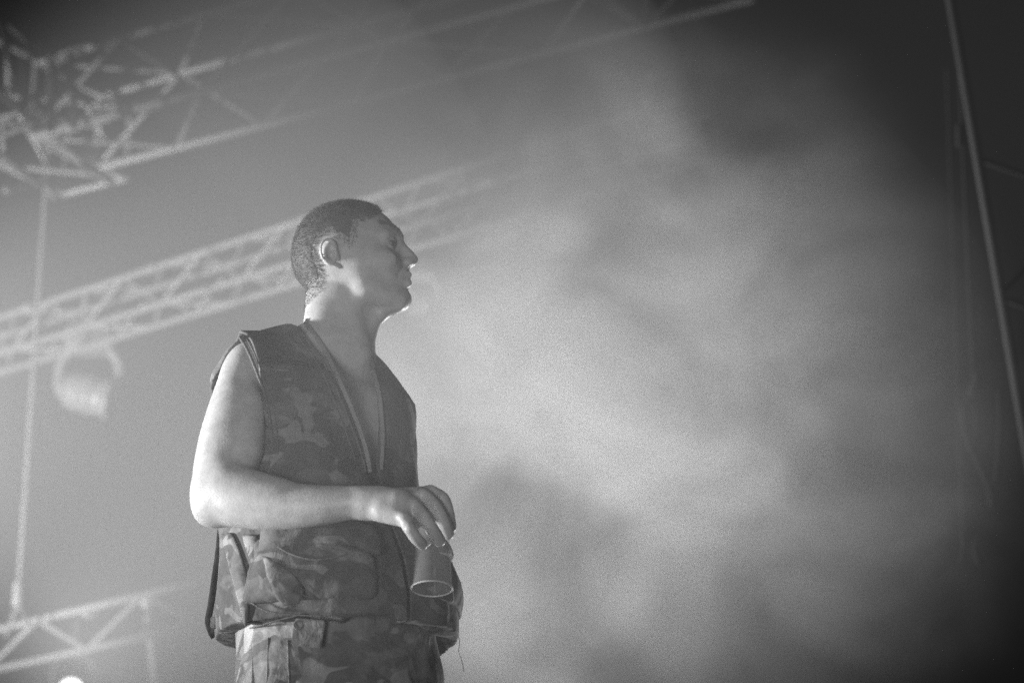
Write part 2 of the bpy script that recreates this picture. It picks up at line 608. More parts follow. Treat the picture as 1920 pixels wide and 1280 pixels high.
# ------------------------------------------------------------------ implicit modelling tools (person)
class Field:
    def __init__(self, lo, hi, h):
        self.lo, self.h = np.array(lo, float), h
        self.n = np.ceil((np.array(hi) - self.lo) / h).astype(int) + 1
        self.F = np.full(self.n, 0.06, np.float32)

    def sub(self, lo, hi):
        i0 = np.clip(np.floor((np.array(lo) - self.lo) / self.h).astype(int), 0, self.n)
        i1 = np.clip(np.ceil((np.array(hi) - self.lo) / self.h).astype(int) + 1, 0, self.n)
        ax = [(self.lo[k] + self.h * np.arange(i0[k], i1[k])).astype(np.float32) for k in range(3)]
        return (slice(i0[0], i1[0]), slice(i0[1], i1[1]), slice(i0[2], i1[2])), ax[0][:, None, None], ax[1][None, :, None], ax[2][None, None, :]

    def union(self, fn, lo, hi, k):
        pad = k + 0.004
        s, X, Y, Z = self.sub(np.array(lo) - pad, np.array(hi) + pad)
        d = fn(X, Y, Z)
        a = self.F[s]
        if k > 0:
            hh = np.maximum(k - np.abs(a - d), 0) / k
            self.F[s] = np.minimum(a, d) - hh * hh * k * 0.25
        else:
            self.F[s] = np.minimum(a, d)

    def cut(self, fn, lo, hi, k):
        pad = k + 0.004
        s, X, Y, Z = self.sub(np.array(lo) - pad, np.array(hi) + pad)
        d = -fn(X, Y, Z)
        a = self.F[s]
        if k > 0:
            hh = np.maximum(k - np.abs(a - d), 0) / k
            self.F[s] = np.maximum(a, d) + hh * hh * k * 0.25
        else:
            self.F[s] = np.maximum(a, d)

    # primitives
    def cone(self, p, r0, q, r1, k=0.01, neg=False, flat=None):
        p, q = np.array(p, np.float32), np.array(q, np.float32)
        d = q - p
        L2 = float(d @ d) + 1e-12

        def fn(X, Y, Z):
            x, y, z = X - p[0], Y - p[1], Z - p[2]
            t = np.clip((x * d[0] + y * d[1] + z * d[2]) / L2, 0, 1)
            return np.sqrt((x - t * d[0]) ** 2 + (y - t * d[1]) ** 2 + (z - t * d[2]) ** 2) - (r0 + (r1 - r0) * t)
        m = max(r0, r1)
        (self.cut if neg else self.union)(fn, np.minimum(p, q) - m, np.maximum(p, q) + m, k)

    def chain(self, pts, k=0.01, neg=False, per=0):
        """one limb: smooth centre line and radii, joined without bulges, then blended in once"""
        if per:
            C = catmull([p for p, r in pts], per)
            u = np.linspace(0, len(pts) - 1, len(C))
            rr = np.interp(u, np.arange(len(pts)), [r for p, r in pts])
            for _ in range(per):
                rr[1:-1] = (rr[:-2] + 2 * rr[1:-1] + rr[2:]) / 4
            pts = [(np.array(p), float(r)) for p, r in zip(C, rr)]
        P = [np.array(p, np.float32) for p, r in pts]
        R_ = [float(r) for p, r in pts]

        def fn(X, Y, Z):
            best = None
            for p, q, r0, r1 in zip(P[:-1], P[1:], R_[:-1], R_[1:]):
                d = q - p
                L2 = float(d @ d) + 1e-12
                x, y, z = X - p[0], Y - p[1], Z - p[2]
                t = np.clip((x * d[0] + y * d[1] + z * d[2]) / L2, 0, 1)
                e = np.sqrt((x - t * d[0]) ** 2 + (y - t * d[1]) ** 2 + (z - t * d[2]) ** 2) - (r0 + (r1 - r0) * t)
                best = e if best is None else np.minimum(best, e)
            return best
        m = max(R_)
        lo, hi = np.min(P, 0) - m, np.max(P, 0) + m
        (self.cut if neg else self.union)(fn, lo, hi, k)

    def ell(self, c, rad, k=0.01, R=None, neg=False):
        c = np.array(c, np.float32)
        rad = np.array(rad, np.float32)
        R = np.eye(3, dtype=np.float32) if R is None else np.array(R, np.float32)

        def fn(X, Y, Z):
            x, y, z = X - c[0], Y - c[1], Z - c[2]
            u = [(R[0, i] * x + R[1, i] * y + R[2, i] * z) for i in range(3)]
            k0 = np.sqrt(sum((u[i] / rad[i]) ** 2 for i in range(3)))
            k1 = np.sqrt(sum((u[i] / rad[i] ** 2) ** 2 for i in range(3))) + 1e-6
            return k0 * (k0 - 1) / k1
        m = float(rad.max())
        (self.cut if neg else self.union)(fn, c - m, c + m, k)


def surface_nets(F, lo, h):
    ins = F < 0
    n = np.array(F.shape) - 1
    cnt = np.zeros(n, np.int8)
    for dx in (0, 1):
        for dy in (0, 1):
            for dz in (0, 1):
                cnt += ins[dx:dx + n[0], dy:dy + n[1], dz:dz + n[2]]
    act = (cnt > 0) & (cnt < 8)
    idx = np.full(n, -1, np.int32)
    I = np.argwhere(act)
    idx[act] = np.arange(len(I))
    acc = np.zeros((len(I), 3))
    num = np.zeros(len(I))
    corners = [(a, b, c) for a in (0, 1) for b in (0, 1) for c in (0, 1)]
    vals = {c: F[I[:, 0] + c[0], I[:, 1] + c[1], I[:, 2] + c[2]].astype(np.float64) for c in corners}
    for a in corners:
        for ax in range(3):
            if a[ax] == 0:
                b = list(a); b[ax] = 1; b = tuple(b)
                va, vb = vals[a], vals[b]
                m = (va < 0) != (vb < 0)
                t = np.where(m, va / np.where(m, va - vb, 1), 0)
                p = np.array(a, float)[None, :].repeat(len(I), 0)
                p[:, ax] = t
                acc += p * m[:, None]
                num += m
    V = (I + acc / num[:, None]) * h + lo
    faces = []
    for ax in range(3):
        o1, o2 = (ax + 1) % 3, (ax + 2) % 3
        sl0 = [slice(None)] * 3; sl1 = [slice(None)] * 3
        sl0[ax] = slice(0, -1); sl1[ax] = slice(1, None)
        a, b = ins[tuple(sl0)], ins[tuple(sl1)]
        ch = np.argwhere(a != b)
        ok = (ch[:, o1] > 0) & (ch[:, o2] > 0) & (ch[:, o1] < n[o1]) & (ch[:, o2] < n[o2])
        ch = ch[ok]
        fl = a[ch[:, 0], ch[:, 1], ch[:, 2]]

        def cell(d1, d2):
            c = ch.copy(); c[:, o1] -= d1; c[:, o2] -= d2
            return idx[c[:, 0], c[:, 1], c[:, 2]]
        q = np.stack([cell(1, 1), cell(0, 1), cell(0, 0), cell(1, 0)], 1)
        q = np.where(fl[:, None], q, q[:, ::-1])
        faces.append(q)
    faces = np.concatenate(faces)
    return V, faces[(faces >= 0).all(1)]


def field_mesh(name, fld, relax=1):
    V, Q = surface_nets(fld.F, fld.lo, fld.h)
    if len(V) and relax:       # a light relax takes the grid's facets out
        e = np.concatenate([Q[:, [0, 1]], Q[:, [1, 2]], Q[:, [2, 3]], Q[:, [3, 0]]])
        for _ in range(relax):
            S = np.zeros_like(V); C = np.zeros(len(V))
            np.add.at(S, e[:, 0], V[e[:, 1]]); np.add.at(C, e[:, 0], 1)
            V = V * 0.5 + 0.5 * S / np.maximum(C, 1)[:, None]
    me = bpy.data.meshes.new(name)
    me.vertices.add(len(V)); me.vertices.foreach_set("co", V.astype(np.float32).ravel())
    me.loops.add(len(Q) * 4); me.loops.foreach_set("vertex_index", Q.astype(np.int32).ravel())
    me.polygons.add(len(Q)); me.polygons.foreach_set("loop_start", np.arange(0, len(Q) * 4, 4, dtype=np.int32))
    me.polygons.foreach_set("use_smooth", np.ones(len(Q), bool))
    me.update(calc_edges=True)
    me.validate()
    return me, V


def wavy(X, Y, Z, seed, scale, octaves=3, stretch=(1, 1, 1)):
    """smooth pseudo-noise: warped sums of sines"""
    r = np.random.default_rng(seed)
    out = 0
    amp = 1.0
    X, Y, Z = X * stretch[0], Y * stretch[1], Z * stretch[2]
    for o in range(octaves):
        for _ in range(3):
            k = r.normal(size=3); k = k / np.linalg.norm(k) * scale * (2 ** o) * r.uniform(.7, 1.3)
            k2 = r.normal(size=3); k2 = k2 / np.linalg.norm(k2) * scale * (2 ** o) * .7
            ph, ph2 = r.uniform(0, 6.28, 2)
            out = out + amp * np.sin(k[0] * X + k[1] * Y + k[2] * Z + ph + 1.3 * np.sin(k2[0] * X + k2[1] * Y + k2[2] * Z + ph2)) / 3
        amp *= .5
    return out


# ------------------------------------------------------------------ the man: frame of the torso
Y0 = 4.10
OX, OY = -0.33, 4.10
C45 = math.sqrt(.5)
RH = np.array([-C45, -C45, 0])      # his right
FH = np.array([C45, -C45, 0])       # his front


def tor(a, b, z):
    return np.array([OX, OY, 0]) + RH * a + FH * b + np.array([0, 0, z])


def zz(py, y=Y0):
    return at(640, py, y).z


def H(px, py, dy=0.0):
    """point of the picture at depth offset dy (metres, negative towards the camera) from the man's plane"""
    return np.array(at(px, py, Y0 + dy))


PX = mpp(640, 640, Y0)              # metres per pixel at the man


def loft_fn(rows, p=2.3):
    """rows: (z, a, b, half width, depth front, depth back); returns field function in the torso frame"""
    rows = sorted(rows)
    zs = np.array([r[0] for r in rows])

    def fn(X, Y, Z, grow=0.0):
        x, y = X - OX, Y - OY
        A = x * RH[0] + y * RH[1]
        B = x * FH[0] + y * FH[1]
        g = [np.interp(Z.ravel(), zs, [r[i] for r in rows]).astype(np.float32).reshape(Z.shape) for i in range(1, 6)]
        a, b, w, df, db = g
        w, df, db = w + grow, df + grow, db + grow
        u = np.abs(A - a) / w
        v = B - b
        v = np.where(v > 0, v / df, -v / db)
        k = (u ** p + v ** p + 1e-9) ** (1 / p)
        d = (k - 1) * np.minimum(w, np.minimum(df, db)) * 1.0
        return np.maximum(d, np.maximum(Z - zs[-1] - grow, zs[0] - Z))
    return fn, zs[0], zs[-1]


def smooth_rows(rows, n=40):
    """resample a section table with a Catmull-Rom spline"""
    rows = np.array(sorted(rows), float)
    zs = np.linspace(rows[0, 0], rows[-1, 0], n)
    out = []
    for z in zs:
        i = min(max(np.searchsorted(rows[:, 0], z) - 1, 0), len(rows) - 2)
        t = (z - rows[i, 0]) / (rows[i + 1, 0] - rows[i, 0])
        p1, p2 = rows[i, 1:], rows[i + 1, 1:]
        h = rows[i + 1, 0] - rows[i, 0]
        m1 = (rows[i + 1, 1:] - rows[i - 1, 1:]) / (rows[i + 1, 0] - rows[i - 1, 0]) * h if i > 0 else p2 - p1
        m2 = (rows[i + 2, 1:] - rows[i, 1:]) / (rows[i + 2, 0] - rows[i, 0]) * h if i < len(rows) - 2 else p2 - p1
        v = (2 * t ** 3 - 3 * t ** 2 + 1) * p1 + (t ** 3 - 2 * t * t + t) * m1 + (-2 * t ** 3 + 3 * t * t) * p2 + (t ** 3 - t * t) * m2
        out.append((z, *v))
    return out


person = empty("person", (OX, OY, DECK_Z), "man in an open camouflage vest, in profile with head raised, holding a cup", "person")

# ---- body: head, neck, torso, both arms, hands as one continuous surface
HB = 0.0022
body = Field((-0.62, 3.70, 2.30), (-0.06, 4.42, 3.24), HB)

# torso (mostly under the vest)
t_rows = smooth_rows([(2.32, 0, .0, .150, .105, .10), (2.45, 0, .0, .150, .105, .10), (2.60, .01, 0, .150, .110, .105), (2.72, .016, 0, .148, .110, .112),
                      (2.79, .018, -.002, .146, .102, .112), (2.84, .018, -.008, .136, .086, .104), (2.88, .012, -.016, .114, .068, .088),
                      (2.91, .006, -.024, .088, .050, .066), (2.935, 0, -.03, .060, .038, .050)])
t_fn, t0, t1 = loft_fn(t_rows, 2.2)
body.union(t_fn, (-.6, 3.85, t0), (-.06, 4.36, t1), 0.01)
# shoulders: trapezius slopes and deltoids
nb = H(622, 640, .0)
sR = H(455, 690, -.13)      # right (near) shoulder
sL = tor(-.138, -.01, 2.80)
body.cone(H(622, 652, .01), .038, H(505, 688, -.11), .036, .05)
body.cone(H(640, 655, .03), .045, sL + np.array([-.02, -.02, .0]), .045, .05)
# clavicles and pectorals
body.cone(tor(.02, .050, 2.875), .009, tor(.13, .03, 2.87), .010, .02)
body.cone(tor(-.02, .050, 2.875), .009, tor(-.13, .03, 2.87), .010, .02)
body.ell(tor(.075, .072, 2.78), (.07, .035, .06), .03, np.array([RH, FH, [0, 0, 1]]).T)
body.ell(tor(-.075, .072, 2.78), (.07, .035, .06), .03, np.array([RH, FH, [0, 0, 1]]).T)

# neck
body.chain([(H(634, 520, 0), .052), (H(637, 575, 0), .0535), (H(634, 622, .0), .0550), (H(634, 668, .0), .064)], .02, per=4)
body.cone(H(740, 569, 0), .012, H(690, 606, 0), .017, .02)                # soft underside of the jaw
body.cone(H(640, 545, -.032), .020, H(676, 664, -.024), .013, .02)       # neck muscle to the breastbone
body.cone(H(684, 600, 0), .014, H(679, 660, 0), .013, .025)            # throat
body.ell(H(686, 624, 0), (.012, .012, .016), .015)                     # Adam's apple
body.cone(H(606, 560, -.02), .026, H(606, 640, -.035), .032, .03)      # nape muscle

# head: horizontal sections between the traced front and back of the profile
head_tab = [  # py, front px, back px, half width m, exponent
    (379, 684, 652, .012, 2), (382.5, 694, 633, .028, 2), (387, 703, 619, .040, 2), (393, 711, 606, .050, 2), (401, 719.5, 593, .0585, 2.05),
    (413, 730, 579, .0665, 2.1), (425, 740, 569, .0715, 2.15), (437, 747.5, 561, .0745, 2.2), (448, 752.5, 556, .0755, 2.2), (457, 754, 552.5, .076, 2.2),
    (467, 752, 550.5, .0755, 2.2), (480, 752, 549.5, .075, 2.2), (492, 755, 549.5, .0745, 2.2), (501, 761, 551, .073, 2.2), (508, 765, 553, .0715, 2.2),
    (515, 767.5, 556, .070, 2.2), (520, 766.5, 559, .068, 2.15), (524, 764.5, 562, .0665, 2.15), (531, 768, 568, .064, 2.1), (538, 766, 580, .061, 2.1),
    (545, 762.5, 598, .058, 2.05), (552, 764, 615, .054, 2.0), (560, 764.5, 635, .049, 2.0), (568, 761.5, 655, .043, 2.0), (575, 754, 680, .034, 2.0),
    (580, 745, 700, .022, 2.0), (584, 735, 715, .010, 2.0)]
head_tab = [((413 - (413 - r[0]) * .70 if r[0] < 413 else r[0]),) + r[1:] for r in head_tab]
hz = np.array([zz(r[0]) for r in head_tab])[::-1]
hf = np.array([at(r[1], r[0], Y0).x for r in head_tab])[::-1]
hb_ = np.array([at(r[2], r[0], Y0).x for r in head_tab])[::-1]
hw = np.array([r[3] for r in head_tab])[::-1]
hp = np.array([r[4] for r in head_tab])[::-1]


def head_fn(X, Y, Z, grow=0.0):
    zr = Z.ravel()
    f = np.interp(zr, hz, hf).reshape(Z.shape).astype(np.float32) + grow
    b = np.interp(zr, hz, hb_).reshape(Z.shape).astype(np.float32) - grow
    w = np.interp(zr, hz, hw).reshape(Z.shape).astype(np.float32) + grow
    p = np.interp(zr, hz, hp).reshape(Z.shape).astype(np.float32)
    c, r = (f + b) / 2, (f - b) / 2
    u = (X - c) / r
    taper = 1.0 - .10 * np.clip(u, -1, 1.2) - .06 * np.clip(u, 0, 1.2) ** 2        # the face is narrower than the back of the skull
    v = np.abs(Y - Y0) / (w * taper)
    k = (np.abs(u) ** p + v ** p + 1e-9) ** (1 / p)
    d = (k - 1) * np.minimum(w, r) * .95
    return np.maximum(d, np.maximum(Z - hz[-1] - grow, hz[0] - Z))


body.union(head_fn, (hb_.min(), Y0 - .085, hz[0]), (hf.max(), Y0 + .085, hz[-1]), .012)
for sg in (-1, 1):
    # cheekbone, jaw corner, brow
    body.ell(H(714, 484, sg * .054), (.026, .010, .013), .025)
    body.cone(H(674, 515, sg * .048), .009, H(684, 546, sg * .042), .009, .035)
    body.cone(H(684, 546, sg * .042), .009, H(750, 570, sg * .018), .009, .03)
    body.cone(H(746, 444, sg * .014), .008, H(722, 440, sg * .050), .007, .016)
    # eye socket, lids round the eyeball with the slit between them
    body.ell(H(742, 457, sg * .034), (.014, .011, .009), .014, neg=True)
    body.ell(H(728.5, 455.5, sg * .0335), (.0138, .0138, .0138), .003)
    body.ell(H(738, 456, sg * .040), (.0088, .0120, .0046), .0015, neg=True)
    body.cone(H(744, 449.5, sg * .024), .0022, H(727, 450, sg * .048), .0022, .003)
    # wing of the nose
    body.ell(H(764, 492, sg * .0115), (.0105, .0065, .0085), .005)
    # fold beside the mouth
    body.cone(H(757, 501, sg * .024), .0006, H(747, 514, sg * .034), .0005, .009, neg=True)
# nose
body.cone(H(750, 468, 0), .009, H(759, 492, 0), .010, .008)
body.chain([(H(747, 457, 0), .0062), (H(758.5, 467, 0), .0072), (H(767.5, 476.5, 0), .0082), (H(773.5, 486.8, 0), .0103)], .008, per=4)
body.cone(H(772, 491, 0), .007, H(763, 500, 0), .006, .006)
for sg in (-1, 1):
    body.ell(H(765, 495.5, sg * .0105), (.0058, .0040, .0034), .002, neg=True)
# lips
body.cone(H(765.5, 516, -.014), .0052, H(765.5, 516, .014), .0052, .006)
body.cone(H(765.5, 531, -.013), .0055, H(765.5, 531, .013), .0055, .006)
for sg in (-1, 1):
    body.cone(H(765.5, 516, sg * .014), .005, H(748, 519, sg * .026), .003, .006)
    body.cone(H(765.5, 531, sg * .013), .005, H(748, 522, sg * .026), .003, .006)
    body.cone(H(770, 524, 0), .0016, H(764, 523, sg * .014), .0016, .003, neg=True)
    body.cone(H(764, 523, sg * .014), .0016, H(746, 519, sg * .029), .0014, .003, neg=True)
# chin
body.ell(H(756, 561, 0), (.012, .016, .012), .012)

# ears
for sg in (-1, 1):
    def E(px, py, o):
        return H(px, py, sg * o)
    body.ell(E(617, 473, .083), (.014, .006, .026), .006)
    body.cone(E(620, 470, .068), .014, E(618, 475, .080), .011, .01)
    body.ell(E(619, 473, .094), (.0105, .010, .020), .003, neg=True)
    rim = catmull([E(630, 470, .081), E(628.5, 457, .084), E(621, 449.5, .088), E(611, 449, .091), E(603, 457, .0935), E(601.5, 470, .094),
                   E(604.5, 482, .092), E(612, 490, .089), E(622, 496, .084), E(634, 500.5, .080), E(641, 501, .076)], 4)
    rr = np.interp(np.linspace(0, 1, len(rim)), [0, .2, .55, .8, 1], [.0022, .0029, .0027, .0028, .0026])
    body.chain([(np.array(p), float(r)) for p, r in zip(rim, rr)], .003)
    body.ell(E(634, 497, .078), (.006, .004, .005), .005)                        # lobe
    anti = catmull([E(617, 458, .088), E(609.5, 466, .089), E(610, 477, .088), E(617, 487, .085), E(626, 492, .082)], 4)
    body.chain([(np.array(p), .0024) for p in anti], .003)
    body.cone(E(631, 476, .079), .0042, E(634, 485, .078), .004, .004)            # tragus
    body.ell(E(621, 478, .086), (.007, .008, .009), .003, neg=True)

# right (near) arm
U = lambda px, py, dy, r: (H(px, py, dy), r * PX * .955)
body.chain([U(474, 676, -.115, 28), U(450, 708, -.140, 35), U(441, 766, -.155, 50), U(431, 826, -.165, 58), U(421, 880, -.175, 58), U(413, 925, -.185, 53)], .02, per=10)
body.ell(H(463, 696, -.125), (.034, .038, .046), .03)
body.chain([U(414, 928, -.185, 52), U(450, 935, -.205, 53), U(500, 943, -.222, 49), U(550, 948, -.236, 42), U(600, 947, -.248, 37), U(650, 943, -.256, 31.5),
            U(692, 943, -.262, 27.5)], .014, per=10)
body.ell(H(398, 958, -.18), (.028, .030, .024), .02)                              # elbow
body.cone(H(432, 908, -.21), .032, H(520, 930, -.235), .024, .02)                 # forearm muscle under the crease
body.cone(H(418, 880, -.212), .004, H(466, 908, -.236), .003, .014, neg=True)      # crease of the elbow
body.cone(H(470, 760, -.165), .022, H(462, 840, -.190), .024, .03)                 # biceps
body.ell(H(668, 926, -.262), (.011, .014, .009), .012)                           # wrist bone
# right hand
body.chain([U(692, 943, -.262, 27), U(715, 944, -.266, 29), U(745, 947, -.272, 31)], .015)
body.cone(H(715, 935, -.258), .017, H(790, 927, -.235), .014, .015)
body.cone(H(720, 945, -.270), .018, H(775, 947, -.268), .014, .012)
body.cone(H(718, 958, -.278), .018, H(757, 972, -.287), .014, .012)


def finger(pts, rs, k=.004):
    P = catmull([H(*p) for p in pts], 5)
    rr = np.interp(np.linspace(0, 1, len(P)), np.linspace(0, 1, len(rs)), rs)
    body.chain([(np.array(p), float(r) * PX) for p, r in zip(P, rr)], k)


finger([(757, 972, -.287), (768, 990, -.302), (780, 1008, -.296), (792, 1020, -.278)], [11.5, 11.5, 11.2, 11, 10.6, 10])          # little
finger([(776, 947, -.270), (795, 969, -.291), (811, 993, -.286), (824, 1013, -.268)], [12.5, 12.5, 12.2, 12, 11.6, 11])           # ring
finger([(793, 927, -.250), (815, 948, -.270), (830, 976, -.268), (840, 1000, -.252)], [12.5, 12.5, 12.2, 12, 11.6, 11])           # middle
finger([(806, 922, -.228), (829, 934, -.244), (839, 958, -.244), (845, 988, -.230)], [12.5, 12.2, 12, 11.6, 11, 10.4])              # index
for (a, b, c, r) in [(768, 990, -.309, 7.5), (796, 968, -.298, 8), (816, 947, -.277, 8), (830, 933, -.250, 7.5)]:      # middle knuckles
    body.ell(H(a, b, c), (r * PX,) * 3, .006)
for (a, b, c) in [(757, 970, -.300), (775, 944, -.284), (792, 924, -.264), (806, 918, -.240)]:                          # knuckles and tendons
    body.ell(H(a, b, c), (.0085, .0075, .0075), .008)
    body.cone(H(706, 940, -.284), .003, H(a, b, c + .002), .004, .008)
finger([(728, 958, -.250), (758, 972, -.225), (785, 985, -.205), (806, 1003, -.198)], [16, 14, 12.5, 12, 11, 9.5])               # thumb, behind the cup

# left arm: hangs behind the body, forearm forward, hand behind the cup
eL = tor(-.205, -.01, 2.575)
wL = H(800, 1000, -.10)
body.chain([(sL, .044), (tor(-.185, -.015, 2.70), .042), (eL, .040)], .02, per=5)
body.chain([(eL, .040), ((eL + wL) / 2, .038), (wL, .026)], .02)
body.chain([(wL, .026), (H(806, 975, -.13), .026), (H(812, 955, -.15), .022)], .012)
for (a, b, c) in [((818, 950, -.16), (826, 975, -.175), (822, 1000, -.178)), ((806, 950, -.16), (812, 985, -.182), (810, 1010, -.184)),
                  ((796, 956, -.155), (799, 992, -.18), (798, 1018, -.182)), ((788, 965, -.15), (787, 1000, -.172), (788, 1022, -.178)),
                  ((822, 968, -.13), (834, 965, -.16), (836, 945, -.18))]:
    finger([a, b, c], [10, 9, 8])

# small unevenness of the skin so that light breaks on it
s_all, Xa, Ya, Za = body.sub(body.lo, body.lo + body.h * body.n)
near = np.abs(body.F) < .012
me_body, V_body = field_mesh("body", body, 4)
body_o = link("body", me_body, M['skin'], person)

# ---- eyes
for sg in (-1, 1):
    bm = bmesh.new(); bmesh.ops.create_uvsphere(bm, u_segments=24, v_segments=16, radius=.0122)
    for f in bm.faces: f.smooth = True
    me = bpy.data.meshes.new("eyeball"); bm.to_mesh(me); bm.free()
    eb = link("eyeball", me, M['eye'], person, Matrix.Translation(Vector(H(728.5, 455.5, sg * .0335))))
    bm = bmesh.new(); bmesh.ops.create_uvsphere(bm, u_segments=16, v_segments=10, radius=.0070)
    for f in bm.faces: f.smooth = True
    me = bpy.data.meshes.new("iris"); bm.to_mesh(me); bm.free()
    link("iris", me, M['boot'], eb, Matrix.Translation(Vector(H(734.2, 455.5, sg * .0372))))

# ---- eyelashes along the upper lids
for sg in (-1, 1):
    V, F = sweep(catmull([H(744, 452.5, sg * .026), H(740.5, 450.2, sg * .034), H(735, 450.4, sg * .043), H(727, 453.5, sg * .0475)], 5), .0010, 6)
    link("eyelashes", mesh_np("eyelashes", V, F), M['boot'], person)

# ---- hair: short strands over a thin cap
poly = [(700, 372), (709, 386), (704, 402), (688, 414), (674, 418), (669, 446), (662, 467), (652, 462), (641, 455), (630, 452), (622, 442), (606, 446),
        (597, 462), (597, 480), (604, 503), (610, 523), (606, 541), (588, 557), (573, 566), (560, 580), (520, 560), (500, 350), (700, 340)]
polyw = np.array([[at(a, b, Y0 - .06).x, at(a, b, Y0 - .06).z] for a, b in poly])


def in_poly(x, z, P):
    r = np.zeros(x.shape, bool)
    j = len(P) - 1
    for i in range(len(P)):
        c = ((P[i, 1] > z) != (P[j, 1] > z)) & (x < (P[j, 0] - P[i, 0]) * (z - P[i, 1]) / (P[j, 1] - P[i, 1] + 1e-12) + P[i, 0])
        r ^= c
        j = i
    return r


nv = len(me_body.vertices)
co = np.empty(nv * 3, np.float32); me_body.vertices.foreach_get("co", co); co = co.reshape(-1, 3)
no = np.empty(nv * 3, np.float32); me_body.vertices.foreach_get("normal", no); no = no.reshape(-1, 3)
jit = .003 * wavy(co[:, 0], co[:, 1], co[:, 2], 5, 260, 2) + rng.normal(size=nv) * .0022
zc = co[:, 2]
fv = head_fn(co[:, 0], co[:, 1], co[:, 2])
top = zz(590)
mask = (zc > top) & (np.abs(fv) < .010) & in_poly(co[:, 0] + jit, co[:, 2] + jit, polyw)
mask |= (zc > zz(402)) & (np.abs(fv) < .010) & (co[:, 0] < at(704, 400, Y0).x + jit)
# nape: the neck surface just under the skull too
nape = (zc > zz(598)) & (zc <= zz(520)) & in_poly(co[:, 0] + jit, co[:, 2] + jit, polyw) & (co[:, 0] < at(612, 540, Y0).x)
mask |= nape
ids = np.where(mask)[0]
cap_q = np.empty(len(me_body.polygons) * 4, np.int32)
me_body.polygons.foreach_get("vertices", cap_q)
cap_q = cap_q.reshape(-1, 4)
capm = mask & (zc > zz(540))
for ox_, oz_ in ((.011, 0), (-.011, 0), (0, .011), (0, -.011)):
    capm &= in_poly(co[:, 0] + ox_, co[:, 2] + oz_, polyw) | ((zc > zz(398)) & (co[:, 0] < at(684, 400, Y0).x + jit * 2))
cq = cap_q[capm[cap_q].all(1)]
remap = -np.ones(nv, int); used = np.unique(cq); remap[used] = np.arange(len(used))
capV = co[used] + no[used] * .0014
hairV, hairF = [], []
N = 34000
pick = rng.choice(ids, N)
base = co[pick] + rng.normal(size=(N, 3)) * .0009
nn = no[pick]
# growth direction: back and down, standing up on the crown
flow = np.zeros((N, 3))
zt = np.clip((base[:, 2] - zz(500)) / (zz(380) - zz(500)), 0, 1)
flow[:, 0] = -.15 + .55 * zt * (rng.random(N) - .1)
flow[:, 2] = -.75 + .6 * zt
flow += rng.normal(size=(N, 3)) * .28
dirs = nn * (.55 + .35 * zt)[:, None] + flow * .8
dirs /= np.linalg.norm(dirs, axis=1)[:, None]
lens = (.0040 + .0045 * zt) * rng.uniform(.6, 1.25, N)
edge = np.clip((base[:, 2] - zz(600)) / (zz(520) - zz(600)), .45, 1)
lens *= edge
side = np.cross(dirs, rng.normal(size=(N, 3))); side /= np.linalg.norm(side, axis=1)[:, None]
side2 = np.cross(dirs, side)
wd = .00034
tipb = dirs + np.array([0, 0, -.25]); tipb /= np.linalg.norm(tipb, axis=1)[:, None]
mid = base + dirs * (lens * .5)[:, None]
tip = mid + tipb * (lens * .5)[:, None]
ang = [0, 2 * PI / 3, 4 * PI / 3]
ring = lambda c, r: [c + (side * math.cos(a) + side2 * math.sin(a)) * r for a in ang]
r0, r1 = ring(base - nn * .001, wd), ring(mid, wd * .8)
allV = np.stack(r0 + r1 + [tip], 1).reshape(-1, 3)
q = []
for k in range(3):
    k2 = (k + 1) % 3
    q.append((k, k2, 3 + k2)); q.append((k, 3 + k2, 3 + k)); q.append((3 + k, 3 + k2, 6))
q = np.array(q)
allF = (q[None] + (np.arange(N) * 7)[:, None, None]).reshape(-1, 3)
me_h = bpy.data.meshes.new("hair")
nc = len(capV)
VV = np.concatenate([capV, allV])
me_h.from_pydata(VV.tolist(), [], [tuple(int(remap[i]) for i in f) for f in cq] + (allF + nc).tolist())
me_h.polygons.foreach_set("use_smooth", [True] * len(me_h.polygons))
hair = link("hair", me_h, M['hair'], person)
hair["kind"] = "stuff"
# eyebrows, strands rooted on the brow
for sg in (-1, 1):
    sel = (np.sign(co[:, 1] - Y0) == sg) & (np.abs(co[:, 1] - Y0) > .013) & (co[:, 0] > at(713, 440, Y0).x)
    arch = zz(441) + .004 * np.sin(np.clip((co[:, 0] - at(713, 440, Y0).x) / (42 * PX), 0, 1) * 2.4) + (np.abs(co[:, 1] - Y0) * .05)
    sel &= np.abs(zc - arch) < .0036
    bi = np.where(sel)[0]
    if len(bi) == 0:
        continue
    pk = rng.choice(bi, 420)
    bb, bn = co[pk] + rng.normal(size=(420, 3)) * .0006, no[pk]
    dd = bn * .35 + np.array([-.8, sg * .5, .25]) + rng.normal(size=(420, 3)) * .2
    dd /= np.linalg.norm(dd, axis=1)[:, None]
    sd = np.cross(dd, bn); sd /= np.linalg.norm(sd, axis=1)[:, None]
    vv = np.stack([bb - sd * .00035, bb + sd * .00035, bb + bn * .0006, bb + dd * .006 + bn * .0006], 1).reshape(-1, 3)
    ff = (np.array([(0, 1, 3), (1, 2, 3), (2, 0, 3)])[None] + (np.arange(420) * 4)[:, None, None]).reshape(-1, 3)
    eb = link("eyebrow", mesh_np("eyebrow", vv, ff), M['hair'], person)
    eb["kind"] = "stuff"

